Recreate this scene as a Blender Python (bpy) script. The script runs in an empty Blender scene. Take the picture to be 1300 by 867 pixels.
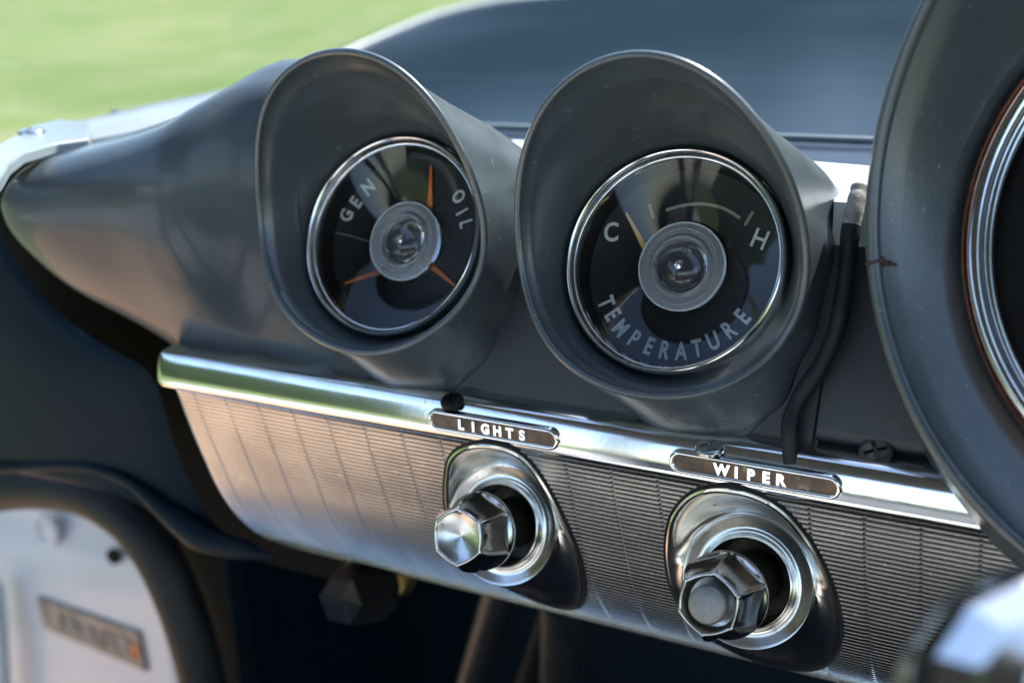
import bpy, bmesh, math, random
from math import sin, cos, pi, radians, hypot, atan2, sqrt
from mathutils import Vector, Matrix, noise

random.seed(4)
SC = bpy.context.scene
COL = SC.collection
def V(p=(0, 0, 0)):
    return Vector(p)


# ------------------------------------------------------------------ camera
YAW, PITCH, ROLL = 0.51531, 0.31409, -0.04214
FPX, PW, PH = 1532.486, 1300.0, 867.0
_F = V((-sin(YAW) * cos(PITCH), cos(YAW) * cos(PITCH), -sin(PITCH)))
_R = V((cos(YAW), sin(YAW), 0))
_U = _R.cross(_F)
R2 = _R * cos(ROLL) + _U * sin(ROLL)
U2 = _U * cos(ROLL) - _R * sin(ROLL)
cam_d = bpy.data.cameras.new('camera')
cam = bpy.data.objects.new('camera', cam_d)
COL.objects.link(cam)
cam.matrix_world = Matrix(((R2.x, U2.x, -_F.x, 0), (R2.y, U2.y, -_F.y, 0), (R2.z, U2.z, -_F.z, 0), (0, 0, 0, 1)))
cam_d.sensor_width = 36.0
cam_d.lens = 36.0 * FPX / PW
cam_d.clip_start = 0.01
cam_d.clip_end = 3000
cam_d.dof.use_dof = True
cam_d.dof.focus_distance = 0.425
cam_d.dof.aperture_fstop = 7.0
SC.camera = cam

# ------------------------------------------------------------------ light
SUN_EL, SUN_AZ = radians(52), radians(22)          # azimuth from straight ahead (+Y) towards +X
w = bpy.data.worlds.new('World')
SC.world = w
w.use_nodes = True
nt = w.node_tree
nt.nodes.clear()
sky = nt.nodes.new('ShaderNodeTexSky')
sky.sky_type = 'NISHITA'
sky.sun_disc = False
sky.sun_elevation = SUN_EL
sky.sun_rotation = SUN_AZ
sky.air_density = 1.0
sky.dust_density = 1.0
bg = nt.nodes.new('ShaderNodeBackground')
bg.inputs['Strength'].default_value = 0.15
wo = nt.nodes.new('ShaderNodeOutputWorld')
nt.links.new(sky.outputs[0], bg.inputs[0])
nt.links.new(bg.outputs[0], wo.inputs[0])
sd = bpy.data.lights.new('sun', 'SUN')
sd.energy = 4.0
sd.angle = radians(0.53)
sd.color = (1.0, 0.97, 0.91)
sun = bpy.data.objects.new('sun', sd)
COL.objects.link(sun)
SUN_DIR = V((sin(SUN_AZ) * cos(SUN_EL), cos(SUN_AZ) * cos(SUN_EL), sin(SUN_EL)))
sun.rotation_euler = SUN_DIR.to_track_quat('Z', 'Y').to_euler()
SC.view_settings.view_transform = 'Standard'
SC.view_settings.look = 'None'
SC.view_settings.exposure = 1.75
SC.view_settings.gamma = 1.0
SC.cycles.max_bounces = 10
SC.cycles.transparent_max_bounces = 12
SC.cycles.caustics_reflective = False
SC.cycles.caustics_refractive = False
SC.cycles.sample_clamp_indirect = 6.0


# ------------------------------------------------------------------ helpers
def ray(px, py):
    return _F + R2 * ((px - PW / 2) / FPX) - U2 * ((py - PH / 2) / FPX)


def onplane(px, py, P0, N):
    d = ray(px, py)
    return d * (P0.dot(N) / d.dot(N))


def at(px, py, Y):                                  # point at depth plane Y
    d = ray(px, py)
    return d * (Y / d.y)


def project(P):
    d = P.dot(_F)
    return (PW / 2 + FPX * P.dot(R2) / d, PH / 2 - FPX * P.dot(U2) / d)


def mesh_obj(name, verts, faces, mat, parent=None, smooth=True, sharp=40, face_to=None):
    me = bpy.data.meshes.new(name)
    me.from_pydata([tuple(v) for v in verts], [], faces)
    me.validate()
    bm = bmesh.new()
    bm.from_mesh(me)
    bmesh.ops.remove_doubles(bm, verts=bm.verts, dist=1e-6)
    bmesh.ops.recalc_face_normals(bm, faces=bm.faces)
    if face_to is not None:
        tot = V()
        for fc in bm.faces:
            tot += fc.normal * fc.calc_area()
        if tot.dot(face_to) < 0:
            bmesh.ops.reverse_faces(bm, faces=bm.faces)
    bm.to_mesh(me)
    bm.free()
    if smooth:
        me.polygons.foreach_set('use_smooth', [True] * len(me.polygons))
        me.set_sharp_from_angle(angle=radians(sharp))
    if mat:
        me.materials.append(mat)
    o = bpy.data.objects.new(name, me)
    COL.objects.link(o)
    if parent:
        o.parent = parent
    return o


def empty(name, mat4=None):
    o = bpy.data.objects.new(name, None)
    o.empty_display_size = 0.01
    COL.objects.link(o)
    if mat4 is not None:
        o.matrix_world = mat4
    return o


def tag(o, label=None, cat=None, group=None, kind=None):
    if label:
        o['label'] = label
    if cat:
        o['category'] = cat
    if group:
        o['group'] = group
    if kind:
        o['kind'] = kind
    return o


def grid(rows, close_u=False, close_v=False):
    """rows of points -> verts, faces"""
    nv, nu = len(rows), len(rows[0])
    verts = [p for r in rows for p in r]
    faces = []
    for j in range(nv if close_v else nv - 1):
        for i in range(nu if close_u else nu - 1):
            a, b = j * nu + i, j * nu + (i + 1) % nu
            c, d = ((j + 1) % nv) * nu + (i + 1) % nu, ((j + 1) % nv) * nu + i
            faces.append((a, b, c, d))
    return verts, faces


def join(*parts):
    vs, fs = [], []
    for v, f in parts:
        o = len(vs)
        vs += list(v)
        fs += [tuple(i + o for i in q) for q in f]
    return vs, fs


def lathe(prof, n=64, cap0=False, cap1=False):
    """profile of (r, s) -> surface of revolution about local z (s along z)"""
    rows = [[V((r * cos(2 * pi * i / n), r * sin(2 * pi * i / n), s)) for i in range(n)] for r, s in prof]
    v, f = grid(rows, close_u=True)
    if cap0:
        f.append(tuple(range(n)))
    if cap1:
        f.append(tuple((len(prof) - 1) * n + i for i in range(n)))
    return v, f


def smooth_line(P, n, closed=False):
    """Catmull-Rom resampling"""
    P = [V(p) for p in P]
    m = len(P)
    out = []
    segs = m if closed else m - 1
    for k in range(n):
        t = k / n * segs if closed else k / (n - 1) * segs
        i = min(int(t), segs - 1)
        u = t - i
        g = (lambda j: P[j % m]) if closed else (lambda j: P[min(max(j, 0), m - 1)])
        a, b, c, d = g(i - 1), g(i), g(i + 1), g(i + 2)
        out.append(0.5 * ((2 * b) + (c - a) * u + (2 * a - 5 * b + 4 * c - d) * u * u + (3 * b - a - 3 * c + d) * u ** 3))
    return out


def tube(path, rad, n=12, cap=True):
    path = [V(p) for p in path]
    rows = []
    up = None
    for i, p in enumerate(path):
        t = (path[min(i + 1, len(path) - 1)] - path[max(i - 1, 0)]).normalized()
        if up is None:
            up = t.orthogonal().normalized()
        up = (up - t * up.dot(t)).normalized()
        b = t.cross(up)
        r = rad[i] if isinstance(rad, (list, tuple)) else rad
        rows.append([p + (up * cos(2 * pi * k / n) + b * sin(2 * pi * k / n)) * r for k in range(n)])
    v, f = grid(rows, close_u=True)
    if cap:
        f.append(tuple(range(n)))
        f.append(tuple((len(rows) - 1) * n + k for k in range(n)))
    return v, f


def box(x0, x1, y0, y1, z0, z1):
    v = [V((x, y, z)) for x in (x0, x1) for y in (y0, y1) for z in (z0, z1)]
    return v, [(0, 1, 3, 2), (4, 6, 7, 5), (0, 4, 5, 1), (2, 3, 7, 6), (0, 2, 6, 4), (1, 5, 7, 3)]


def bevel(o, width, seg=3):
    m = o.modifiers.new('bevel', 'BEVEL')
    m.width = width
    m.segments = seg
    m.limit_method = 'ANGLE'
    return o


def extrude_x(prof, x0, x1, thick=None, xs=None):
    xs = xs or [x0, x1]
    return grid([[V((x, p[0], p[1])) for p in prof] for x in xs])


def text_mesh(name, txt, size, depth, mat, parent, mat4, offset=0.0, sx=1.0, bev=0.0):
    cu = bpy.data.curves.new(name, 'FONT')
    cu.body = txt
    cu.size = size
    cu.align_x = 'CENTER'
    cu.align_y = 'CENTER'
    cu.extrude = depth
    cu.offset = offset
    cu.bevel_depth = bev
    cu.resolution_u = 6
    tmp = bpy.data.objects.new(name, cu)
    COL.objects.link(tmp)
    dg = bpy.context.evaluated_depsgraph_get()
    me = bpy.data.meshes.new_from_object(tmp.evaluated_get(dg))
    bpy.data.objects.remove(tmp)
    bpy.data.curves.remove(cu)
    # centre exactly
    xs = [v.co.x for v in me.vertices]
    ys = [v.co.y for v in me.vertices]
    cx, cy = (min(xs) + max(xs)) / 2, (min(ys) + max(ys)) / 2
    me.transform(mat4 @ Matrix.Diagonal((sx, 1, 1, 1)) @ Matrix.Translation((-cx, -cy, 0)))
    me.materials.clear()
    me.materials.append(mat)
    me.name = name
    return me


def add_mesh(name, me, parent=None):
    o = bpy.data.objects.new(name, me)
    COL.objects.link(o)
    if parent:
        o.parent = parent
    return o


# ------------------------------------------------------------------ materials
def material(name):
    m = bpy.data.materials.new(name)
    m.use_nodes = True
    return m, m.node_tree, m.node_tree.nodes['Principled BSDF']


def N(t, kind, **kw):
    n = t.nodes.new(kind)
    for k, v in kw.items():
        if k in n.inputs:
            n.inputs[k].default_value = v
        else:
            setattr(n, k, v)
    return n


def noise_mat(name, c1, c2, scale, rough, rough2=None, metallic=0.0, bump=0.0, bscale=None, detail=6.0, coat=0.0, spec=0.5, lo=0.35, hi=0.65, dirt=None, coat_rough=0.05):
    """colour varies between c1 and c2 with object-space noise; roughness too; fine bump"""
    m, t, b = material(name)
    tc = N(t, 'ShaderNodeTexCoord')
    nz = N(t, 'ShaderNodeTexNoise', Scale=scale, Detail=detail)
    t.links.new(tc.outputs['Object'], nz.inputs['Vector'])
    mr = N(t, 'ShaderNodeMapRange')
    mr.inputs[1].default_value, mr.inputs[2].default_value = lo, hi
    t.links.new(nz.outputs['Fac'], mr.inputs[0])
    mx = N(t, 'ShaderNodeMix', data_type='RGBA')
    mx.inputs[6].default_value = (*c1, 1)
    mx.inputs[7].default_value = (*c2, 1)
    t.links.new(mr.outputs[0], mx.inputs[0])
    src = mx.outputs[2]
    if dirt:                                         # sparse specks: (colour, scale, threshold)
        dn = N(t, 'ShaderNodeTexNoise', Scale=dirt[1], Detail=4.0)
        t.links.new(tc.outputs['Object'], dn.inputs['Vector'])
        dr = N(t, 'ShaderNodeMapRange')
        dr.inputs[1].default_value, dr.inputs[2].default_value = dirt[2], dirt[2] + 0.06
        t.links.new(dn.outputs['Fac'], dr.inputs[0])
        m2 = N(t, 'ShaderNodeMix', data_type='RGBA')
        m2.inputs[7].default_value = (*dirt[0], 1)
        t.links.new(src, m2.inputs[6])
        t.links.new(dr.outputs[0], m2.inputs[0])
        src = m2.outputs[2]
    t.links.new(src, b.inputs['Base Color'])
    r2 = N(t, 'ShaderNodeMapRange')
    r2.inputs[3].default_value, r2.inputs[4].default_value = rough, rough if rough2 is None else rough2
    t.links.new(nz.outputs['Fac'], r2.inputs[0])
    t.links.new(r2.outputs[0], b.inputs['Roughness'])
    b.inputs['Metallic'].default_value = metallic
    b.inputs['Specular IOR Level'].default_value = spec
    b.inputs['Coat Weight'].default_value = coat
    b.inputs['Coat Roughness'].default_value = coat_rough
    if bump:
        bn = N(t, 'ShaderNodeTexNoise', Scale=bscale or scale * 4, Detail=3.0)
        t.links.new(tc.outputs['Object'], bn.inputs['Vector'])
        bp = N(t, 'ShaderNodeBump', Strength=bump, Distance=0.0006)
        t.links.new(bn.outputs['Fac'], bp.inputs['Height'])
        t.links.new(bp.outputs[0], b.inputs['Normal'])
    return m


def clear_mat(name, ior=1.45, rough=0.02, tint=(1, 1, 1), milk=0.0, milk_col=(0.7, 0.72, 0.75)):
    """thin clear plastic or glass: mirror part by Fresnel, the rest goes straight through"""
    m = bpy.data.materials.new(name)
    m.use_nodes = True
    t = m.node_tree
    t.nodes.clear()
    out = N(t, 'ShaderNodeOutputMaterial')
    fr = N(t, 'ShaderNodeFresnel', IOR=ior)
    tr = N(t, 'ShaderNodeBsdfTransparent')
    tr.inputs[0].default_value = (*tint, 1)
    gl = N(t, 'ShaderNodeBsdfGlossy', Roughness=rough)
    mx = N(t, 'ShaderNodeMixShader')
    t.links.new(fr.outputs[0], mx.inputs[0])
    t.links.new(tr.outputs[0], mx.inputs[1])
    t.links.new(gl.outputs[0], mx.inputs[2])
    last = mx
    if milk:
        df = N(t, 'ShaderNodeBsdfDiffuse')
        df.inputs[0].default_value = (*milk_col, 1)
        m2 = N(t, 'ShaderNodeMixShader')
        m2.inputs[0].default_value = milk
        t.links.new(mx.outputs[0], m2.inputs[1])
        t.links.new(df.outputs[0], m2.inputs[2])
        last = m2
    t.links.new(last.outputs[0], out.inputs[0])
    return m


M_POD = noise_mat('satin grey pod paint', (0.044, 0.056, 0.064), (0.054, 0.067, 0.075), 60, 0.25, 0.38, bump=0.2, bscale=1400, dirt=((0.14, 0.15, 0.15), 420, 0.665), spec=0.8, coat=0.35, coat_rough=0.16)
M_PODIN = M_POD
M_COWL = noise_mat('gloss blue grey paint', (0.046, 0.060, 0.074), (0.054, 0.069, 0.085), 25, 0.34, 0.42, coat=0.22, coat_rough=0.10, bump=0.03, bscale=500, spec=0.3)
M_FACE = noise_mat('charcoal satin paint', (0.024, 0.026, 0.030), (0.033, 0.035, 0.039), 40, 0.38, 0.5, bump=0.06, bscale=900)
M_RUSTFACE = noise_mat('charcoal paint with rust specks', (0.026, 0.028, 0.032), (0.036, 0.038, 0.042), 40, 0.36, 0.5, bump=0.06, bscale=900, dirt=((0.09, 0.05, 0.025), 110, 0.66))
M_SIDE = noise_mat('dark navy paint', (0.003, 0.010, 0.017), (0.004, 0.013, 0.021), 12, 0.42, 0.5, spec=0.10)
M_CHROME = noise_mat('worn chrome', (0.80, 0.80, 0.80), (0.66, 0.65, 0.63), 120, 0.06, 0.20, metallic=1.0, bump=0.03, bscale=300, dirt=((0.38, 0.36, 0.33), 380, 0.68))
M_DISH = noise_mat('satin chrome dish', (0.74, 0.74, 0.73), (0.60, 0.59, 0.57), 90, 0.15, 0.28, metallic=1.0, bump=0.05, bscale=300, dirt=((0.34, 0.31, 0.27), 320, 0.66))
M_STRIP = noise_mat('polished chrome moulding', (0.84, 0.84, 0.84), (0.72, 0.71, 0.70), 60, 0.07, 0.16, metallic=1.0, bump=0.04, bscale=160, dirt=((0.45, 0.42, 0.38), 300, 0.70))
M_KNOB = noise_mat('tarnished chrome knob', (0.56, 0.56, 0.56), (0.40, 0.40, 0.39), 160, 0.10, 0.24, metallic=1.0, bump=0.05, bscale=420, dirt=((0.14, 0.12, 0.10), 260, 0.66))
M_BRUSH = noise_mat('brushed knob disc', (0.62, 0.62, 0.61), (0.50, 0.50, 0.49), 90, 0.20, 0.30, metallic=1.0, bump=0.1, bscale=700)
M_BUTTON = noise_mat('dull grey button', (0.28, 0.28, 0.28), (0.20, 0.20, 0.20), 120, 0.42, 0.55, metallic=0.7, bump=0.08, bscale=500)
M_RIB = noise_mat('ribbed aluminium', (0.54, 0.53, 0.52), (0.46, 0.45, 0.44), 40, 0.18, 0.28, metallic=1.0, bump=0.05, bscale=260, dirt=((0.66, 0.65, 0.62), 340, 0.65))
M_DARKHOLE = noise_mat('black gap shade', (0.0010, 0.0011, 0.0013), (0.0020, 0.0020, 0.0022), 200, 0.6, 0.8, spec=0.1)  # near-black colour standing in for shade behind the gaps
M_GRIME = noise_mat('grimy brown metal', (0.055, 0.048, 0.038), (0.020, 0.016, 0.012), 200, 0.35, 0.6, metallic=0.6)
M_BROWN = noise_mat('worn brown inlay', (0.050, 0.033, 0.022), (0.190, 0.105, 0.060), 130, 0.4, 0.6, bump=0.15, bscale=900, dirt=((0.30, 0.25, 0.17), 170, 0.66))
M_DIAL = noise_mat('black dial', (0.010, 0.010, 0.013), (0.016, 0.016, 0.020), 80, 0.45, 0.6, spec=0.3)
M_PRINT = noise_mat('pale dial print', (0.92, 0.93, 0.88), (0.84, 0.85, 0.80), 200, 0.6)
M_PRINT_REFL = noise_mat('dull green print and reflection', (0.36, 0.38, 0.31), (0.30, 0.32, 0.26), 200, 0.6)
M_ORANGE = noise_mat('orange needle', (1.0, 0.24, 0.03), (0.95, 0.20, 0.025), 200, 0.5)
M_YELLOW = noise_mat('amber needle', (1.0, 0.68, 0.26), (0.92, 0.60, 0.20), 200, 0.5)
M_LENS = clear_mat('clear lens', 1.5, 0.06)
def glass_mat(name, milk, rough):
    m = bpy.data.materials.new(name)
    m.use_nodes = True
    t = m.node_tree
    t.nodes.clear()
    out = N(t, 'ShaderNodeOutputMaterial')
    g = N(t, 'ShaderNodeBsdfGlass', IOR=1.46, Roughness=rough)
    g.inputs['Color'].default_value = (.96, .97, 1, 1)
    d = N(t, 'ShaderNodeBsdfDiffuse')
    d.inputs[0].default_value = (.8, .83, .88, 1)
    mx = N(t, 'ShaderNodeMixShader')
    mx.inputs[0].default_value = milk
    t.links.new(g.outputs[0], mx.inputs[1])
    t.links.new(d.outputs[0], mx.inputs[2])
    t.links.new(mx.outputs[0], out.inputs[0])
    return m


M_HUB = glass_mat('clear acrylic hub', 0.22, 0.03)
M_HUBRIM = glass_mat('bright acrylic rim', 0.55, 0.03)
M_CORE = glass_mat('clear acrylic core', 0.03, 0.01)
M_COPPER = noise_mat('copper edge', (0.75, 0.42, 0.30), (0.60, 0.32, 0.22), 200, 0.25, metallic=1.0)
M_RUBBER = noise_mat('black rubber', (0.008, 0.009, 0.010), (0.014, 0.014, 0.014), 80, 0.45, 0.6, spec=0.3, bump=0.2, bscale=500, dirt=((0.09, 0.06, 0.03), 200, 0.72))
M_CHIPPED = noise_mat('chipped pale paint', (0.42, 0.42, 0.40), (0.25, 0.24, 0.22), 160, 0.5, 0.7, bump=0.3, bscale=600, dirt=((0.12, 0.05, 0.03), 260, 0.62))
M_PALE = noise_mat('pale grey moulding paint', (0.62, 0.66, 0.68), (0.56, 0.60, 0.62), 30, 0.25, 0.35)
M_SILVER = noise_mat('silver moulding and glint', (0.20, 0.22, 0.235), (0.17, 0.19, 0.20), 30, 0.25, 0.35)
M_TRIM = noise_mat('grey pillar trim paint', (0.18, 0.21, 0.225), (0.15, 0.18, 0.19), 30, 0.28, 0.36)
M_JAMB = noise_mat('white door paint', (0.60, 0.60, 0.64), (0.54, 0.54, 0.58), 14, 0.3, 0.4, coat=0.3)
M_PLATE = noise_mat('stamped plate', (0.16, 0.15, 0.15), (0.26, 0.25, 0.24), 90, 0.35, 0.5, metallic=0.6, lo=0.45, hi=0.6)
M_BRASS = noise_mat('brass', (0.75, 0.55, 0.26), (0.60, 0.42, 0.18), 150, 0.25, 0.4, metallic=1.0)
M_BLACKPL = noise_mat('black plastic', (0.010, 0.010, 0.011), (0.015, 0.015, 0.016), 60, 0.3, 0.4, spec=0.12)
M_HOOD = noise_mat('blue grey bonnet paint', (0.0030, 0.0095, 0.0180), (0.0065, 0.0150, 0.0250), 5, 0.5, 0.6, spec=0.0, coat=0.45, coat_rough=0.22)
M_GAP = noise_mat('dark blue vent paint', (0.003, 0.014, 0.034), (0.004, 0.017, 0.040), 6, 0.3, 0.4)
M_NAVY = noise_mat('navy inner panel', (0.003, 0.009, 0.015), (0.004, 0.012, 0.018), 8, 0.5, 0.7, spec=0.12)
M_CARPET = noise_mat('dark carpet', (0.006, 0.008, 0.011), (0.010, 0.012, 0.015), 60, 0.9, 1.0, bump=0.6, bscale=500)
M_LINER = noise_mat('grey headlining', (0.055, 0.058, 0.065), (0.07, 0.073, 0.08), 20, 0.8, 0.9)
M_SEAT = noise_mat('off white vinyl', (0.64, 0.62, 0.60), (0.56, 0.54, 0.52), 10, 0.4, 0.5, bump=0.15, bscale=300)
M_GLASS = clear_mat('windscreen glass', 1.16, 0.0, tint=(0.94, 0.97, 0.95))
M_DULL = noise_mat('rusty dull screw', (0.16, 0.15, 0.13), (0.07, 0.05, 0.035), 220, 0.35, 0.6, metallic=0.8)
M_CHIP = noise_mat('dark red chip', (0.035, 0.012, 0.012), (0.06, 0.02, 0.018), 300, 0.6)


def ground_mat(name, c1, c2, c3, s1, s2):
    m, t, b = material(name)
    tc = N(t, 'ShaderNodeTexCoord')
    a = N(t, 'ShaderNodeTexNoise', Scale=s1, Detail=5.0)
    c = N(t, 'ShaderNodeTexNoise', Scale=s2, Detail=8.0)
    for n in (a, c):
        t.links.new(tc.outputs['Object'], n.inputs['Vector'])
    r1 = N(t, 'ShaderNodeMapRange')
    r1.inputs[1].default_value, r1.inputs[2].default_value = 0.35, 0.65
    t.links.new(a.outputs['Fac'], r1.inputs[0])
    m1 = N(t, 'ShaderNodeMix', data_type='RGBA')
    m1.inputs[6].default_value, m1.inputs[7].default_value = (*c1, 1), (*c2, 1)
    t.links.new(r1.outputs[0], m1.inputs[0])
    r2 = N(t, 'ShaderNodeMapRange')
    r2.inputs[1].default_value, r2.inputs[2].default_value = 0.45, 0.7
    t.links.new(c.outputs['Fac'], r2.inputs[0])
    m2 = N(t, 'ShaderNodeMix', data_type='RGBA')
    m2.inputs[7].default_value = (*c3, 1)
    t.links.new(m1.outputs[2], m2.inputs[6])
    t.links.new(r2.outputs[0], m2.inputs[0])
    t.links.new(m2.outputs[2], b.inputs['Base Color'])
    b.inputs['Roughness'].default_value = 0.9
    b.inputs['Specular IOR Level'].default_value = 0.1
    return m


M_LAWN = ground_mat('lawn', (0.078, 0.118, 0.032), (0.116, 0.152, 0.056), (0.155, 0.170, 0.090), 0.14, 0.9)
M_CONC = ground_mat('concrete', (0.44, 0.45, 0.45), (0.50, 0.51, 0.51), (0.38, 0.39, 0.39), 1.0, 9.0)
M_ADDED_SAND = ground_mat('unseen sandy strip', (0.58, 0.36, 0.23), (0.64, 0.41, 0.27), (0.50, 0.31, 0.19), 1.0, 9.0)

# ------------------------------------------------------------------ setting
GZ = -1.15
rows = []
for j in range(41):
    y = -60 + 260 * (j / 40)
    rows.append([V((-200 + 400 * i / 40, y, GZ + 0.0006 * max(0, hypot(-200 + 400 * i / 40, y) - 12) ** 1.5)) for i in range(41)])
o = mesh_obj('lawn', *grid(rows), M_LAWN)
tag(o, 'sunlit green lawn out of focus beyond the windscreen', kind='structure')
rows = [[V((x, y, GZ + 0.02)) for x in (-1.75, -1.3, -0.85, -.3)] for y in (-1.0, 0, 1, 3)]
o = mesh_obj('path', *grid(rows), M_ADDED_SAND)  # unseen ground added for the tan reflection on the ribbed panel
tag(o, 'unseen sandy strip added beside the car for tan reflections', kind='structure')
rows = [[V((x, y, GZ + 0.024)) for x in (-3.4, -2, 0, 2)] for y in (-7, -4, -1.02)]
o = mesh_obj('bounce_slab', *grid(rows), M_CONC)  # unseen slab added to whiten reflections in the chrome moulding
tag(o, 'pale concrete pavement added unseen behind the car for white reflections', kind='structure')

M_LEAF = ground_mat('hedge leaves', (0.02, 0.035, 0.015), (0.035, 0.055, 0.022), (0.05, 0.07, 0.03), 1.2, 9.0)


def added_hedge(name, a, b, h, label):
    rws = []
    for i in range(41):
        p = V(a).lerp(V(b), i / 40)
        d = (V(b) - V(a)).normalized()
        nn = V((-d.y, d.x, 0))
        row = []
        for k in range(13):
            q = pi * k / 12
            r = 1.0 + .35 * noise.noise(p * .6 + V((0, 0, q * 2))) + .15 * noise.noise(p * 2.1 + V((0, 0, q * 5)))
            row.append(p + nn * (1.1 * cos(q) * r) + V((0, 0, GZ + h * sin(q) ** .6 * r)))
        rws.append(row)
    v, f = grid(rws)
    o = mesh_obj(name, v, f, M_LEAF, sharp=180)
    tag(o, label, 'added_hedge', 'unseen hedges added for dark reflections')


added_hedge('added_hedge', (-17, -26, 0), (-15, 8.5, 0), 6.5, 'tall dark hedge out of view that darkens side reflections')  # unseen greenery added to darken what the moulding and lenses mirror
added_hedge('added_hedge', (-75, 62, 0), (70, 62, 0), 21, 'far tall dark hedge out of view that darkens bonnet reflections')  # unseen greenery added to darken the sky reflection on the bonnet

# ------------------------------------------------------------------ dash frame
TILT = 0.45966
C2 = V((-0.15128667, 0.38180592, -0.10477147))
SEP = 0.117945
C1 = C2 - V((SEP, 0, 0))
e1 = V((1, 0, 0))
e2 = V((0, sin(TILT), cos(TILT)))
en = V((0, -cos(TILT), sin(TILT)))
C3 = C2 + e1 * 0.1853 + e2 * 0.0227


def frame(C, a=e1, b=e2, c=en):
    return Matrix(((a.x, b.x, c.x, C.x), (a.y, b.y, c.y, C.y), (a.z, b.z, c.z, C.z), (0, 0, 0, 1)))


def to_local(P, C):
    d = P - C
    return V((d.dot(e1), d.dot(e2), d.dot(en)))


def on_dial(px, py, C, s):
    return to_local(onplane(px, py, C + en * s, en), C)


# ---- dashboard ----------------------------------------------------------
dash = empty('dashboard')
tag(dash, 'blue grey painted car dashboard carrying the gauge pods', 'dashboard')

# cowl: lofted end section left of the first pod
SECT = [
    (-0.447, [(.440, -.174), (.415, -.166), (.384, -.146), (.358, -.118), (.349, -.096), (.354, -.083), (.368, -.0775), (.400, -.0765), (.440, -.090)]),
    (-0.436, [(.410, -.172), (.391, -.160), (.366, -.138), (.349, -.114), (.343, -.094), (.348, -.079), (.364, -.0735), (.400, -.072), (.440, -.090)]),
    (-0.420, [(.394, -.1705), (.380, -.156), (.361, -.134), (.346, -.111), (.342, -.093), (.347, -.077), (.364, -.0700), (.400, -.0685), (.440, -.090)]),
    (-0.390, [(.386, -.1685), (.375, -.152), (.360, -.130), (.350, -.109), (.347, -.090), (.352, -.073), (.369, -.0650), (.404, -.0635), (.440, -.090)]),
    (-0.368, [(.385, -.1680), (.374, -.151), (.360, -.129), (.351, -.108), (.349, -.088), (.355, -.071), (.373, -.0620), (.408, -.0605), (.440, -.090)]),
    (-0.352, [(.384, -.1677), (.375, -.150), (.362, -.128), (.355, -.107), (.354, -.087), (.361, -.068), (.378, -.0580), (.410, -.0570), (.440, -.090)]),
    (-0.335, [(.384, -.1675), (.379, -.150), (.374, -.128), (.371, -.106), (.372, -.084), (.378, -.063), (.389, -.0510), (.416, -.0480), (.440, -.090)]),
    (-0.312, [(.384, -.1675), (.382, -.150), (.380, -.128), (.380, -.104), (.382, -.080), (.388, -.058), (.398, -.0450), (.422, -.0420), (.440, -.090)]),
]
cols = []
for x, pr in SECT:
    dz = .007 if x < -.41 else (.005 if x < -.38 else (.001 if x < -.36 else (-.003 if x < -.34 else (-.003 if x < -.32 else .004))))
    pr = [(p[0], p[1] - (dz * (.5 if i == 4 else 1) if 4 <= i <= 7 else 0)) for i, p in enumerate(pr)]
    dx = [-.0, -.0, -.0] + [0] * 6
    lift = [0.036, 0.020, 0.003, -0.005, -0.004, -0.002, 0, 0, 0] if x < -0.40 else [0] * 9
    k = min(1, max(0, (-0.40 - x) / 0.04))
    cols.append(smooth_line([V((x + l * k, p[0], p[1])) for p, l in zip(pr, lift)], 49))
rows = []
for j in range(49):
    rows.append(smooth_line([c[j] for c in cols], 41))
ext = [[rows[q][-1].lerp(V((-0.296, .3845 + .0002 * q, rows[q][-1].z)), u) for u in (0, .33, .66, 1)] for q in range(11)]
v, f = join(grid(rows), grid(ext))
o = mesh_obj('cowl', v, f, M_COWL, dash, sharp=60)
sm = o.modifiers.new('thick', 'SOLIDIFY')
sm.thickness = 0.003
sm.offset = -1 if False else 0

# face panels between the pods


def face_panel(x0, x1, lo, mat):
    pr = [(0.022, -0.020), (0.01, -0.020), (-0.02, -0.020), (lo + 0.004, -0.020), (lo + 0.0012, -0.0206), (lo, -0.0225), (lo, -0.030)]
    xs = [x0 + (x1 - x0) * i / 8 for i in range(9)]
    vv, ff = grid([[C2 + e1 * (x - C2.x) + e2 * a + en * b for a, b in pr] for x in xs])
    return mesh_obj('face_panel', vv, ff, mat, dash, sharp=60)


face_panel(-0.300, -0.0985, -0.0562, M_FACE)
face_panel(-0.0975, 0.42, -0.0528, M_RUSTFACE)

# pale top plate under the windscreen
TZ = -0.086
poly = [(-.43, .432), (-.108, .432), (-.102, .406), (-.074, .406), (-.066, .432), (-.060, .475), (-.10, .475), (-.24, .50), (-.34, .50), (-.44, .44)]
top = [V((x, y, TZ)) for x, y in poly]
bot = [V((x, y, TZ - .02)) for x, y in poly]
n = len(poly)
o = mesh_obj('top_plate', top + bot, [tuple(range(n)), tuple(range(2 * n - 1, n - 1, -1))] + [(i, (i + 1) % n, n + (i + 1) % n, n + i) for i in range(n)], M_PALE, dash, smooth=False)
o['label'] = 'pale sunlit top plate under the windscreen'

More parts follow.
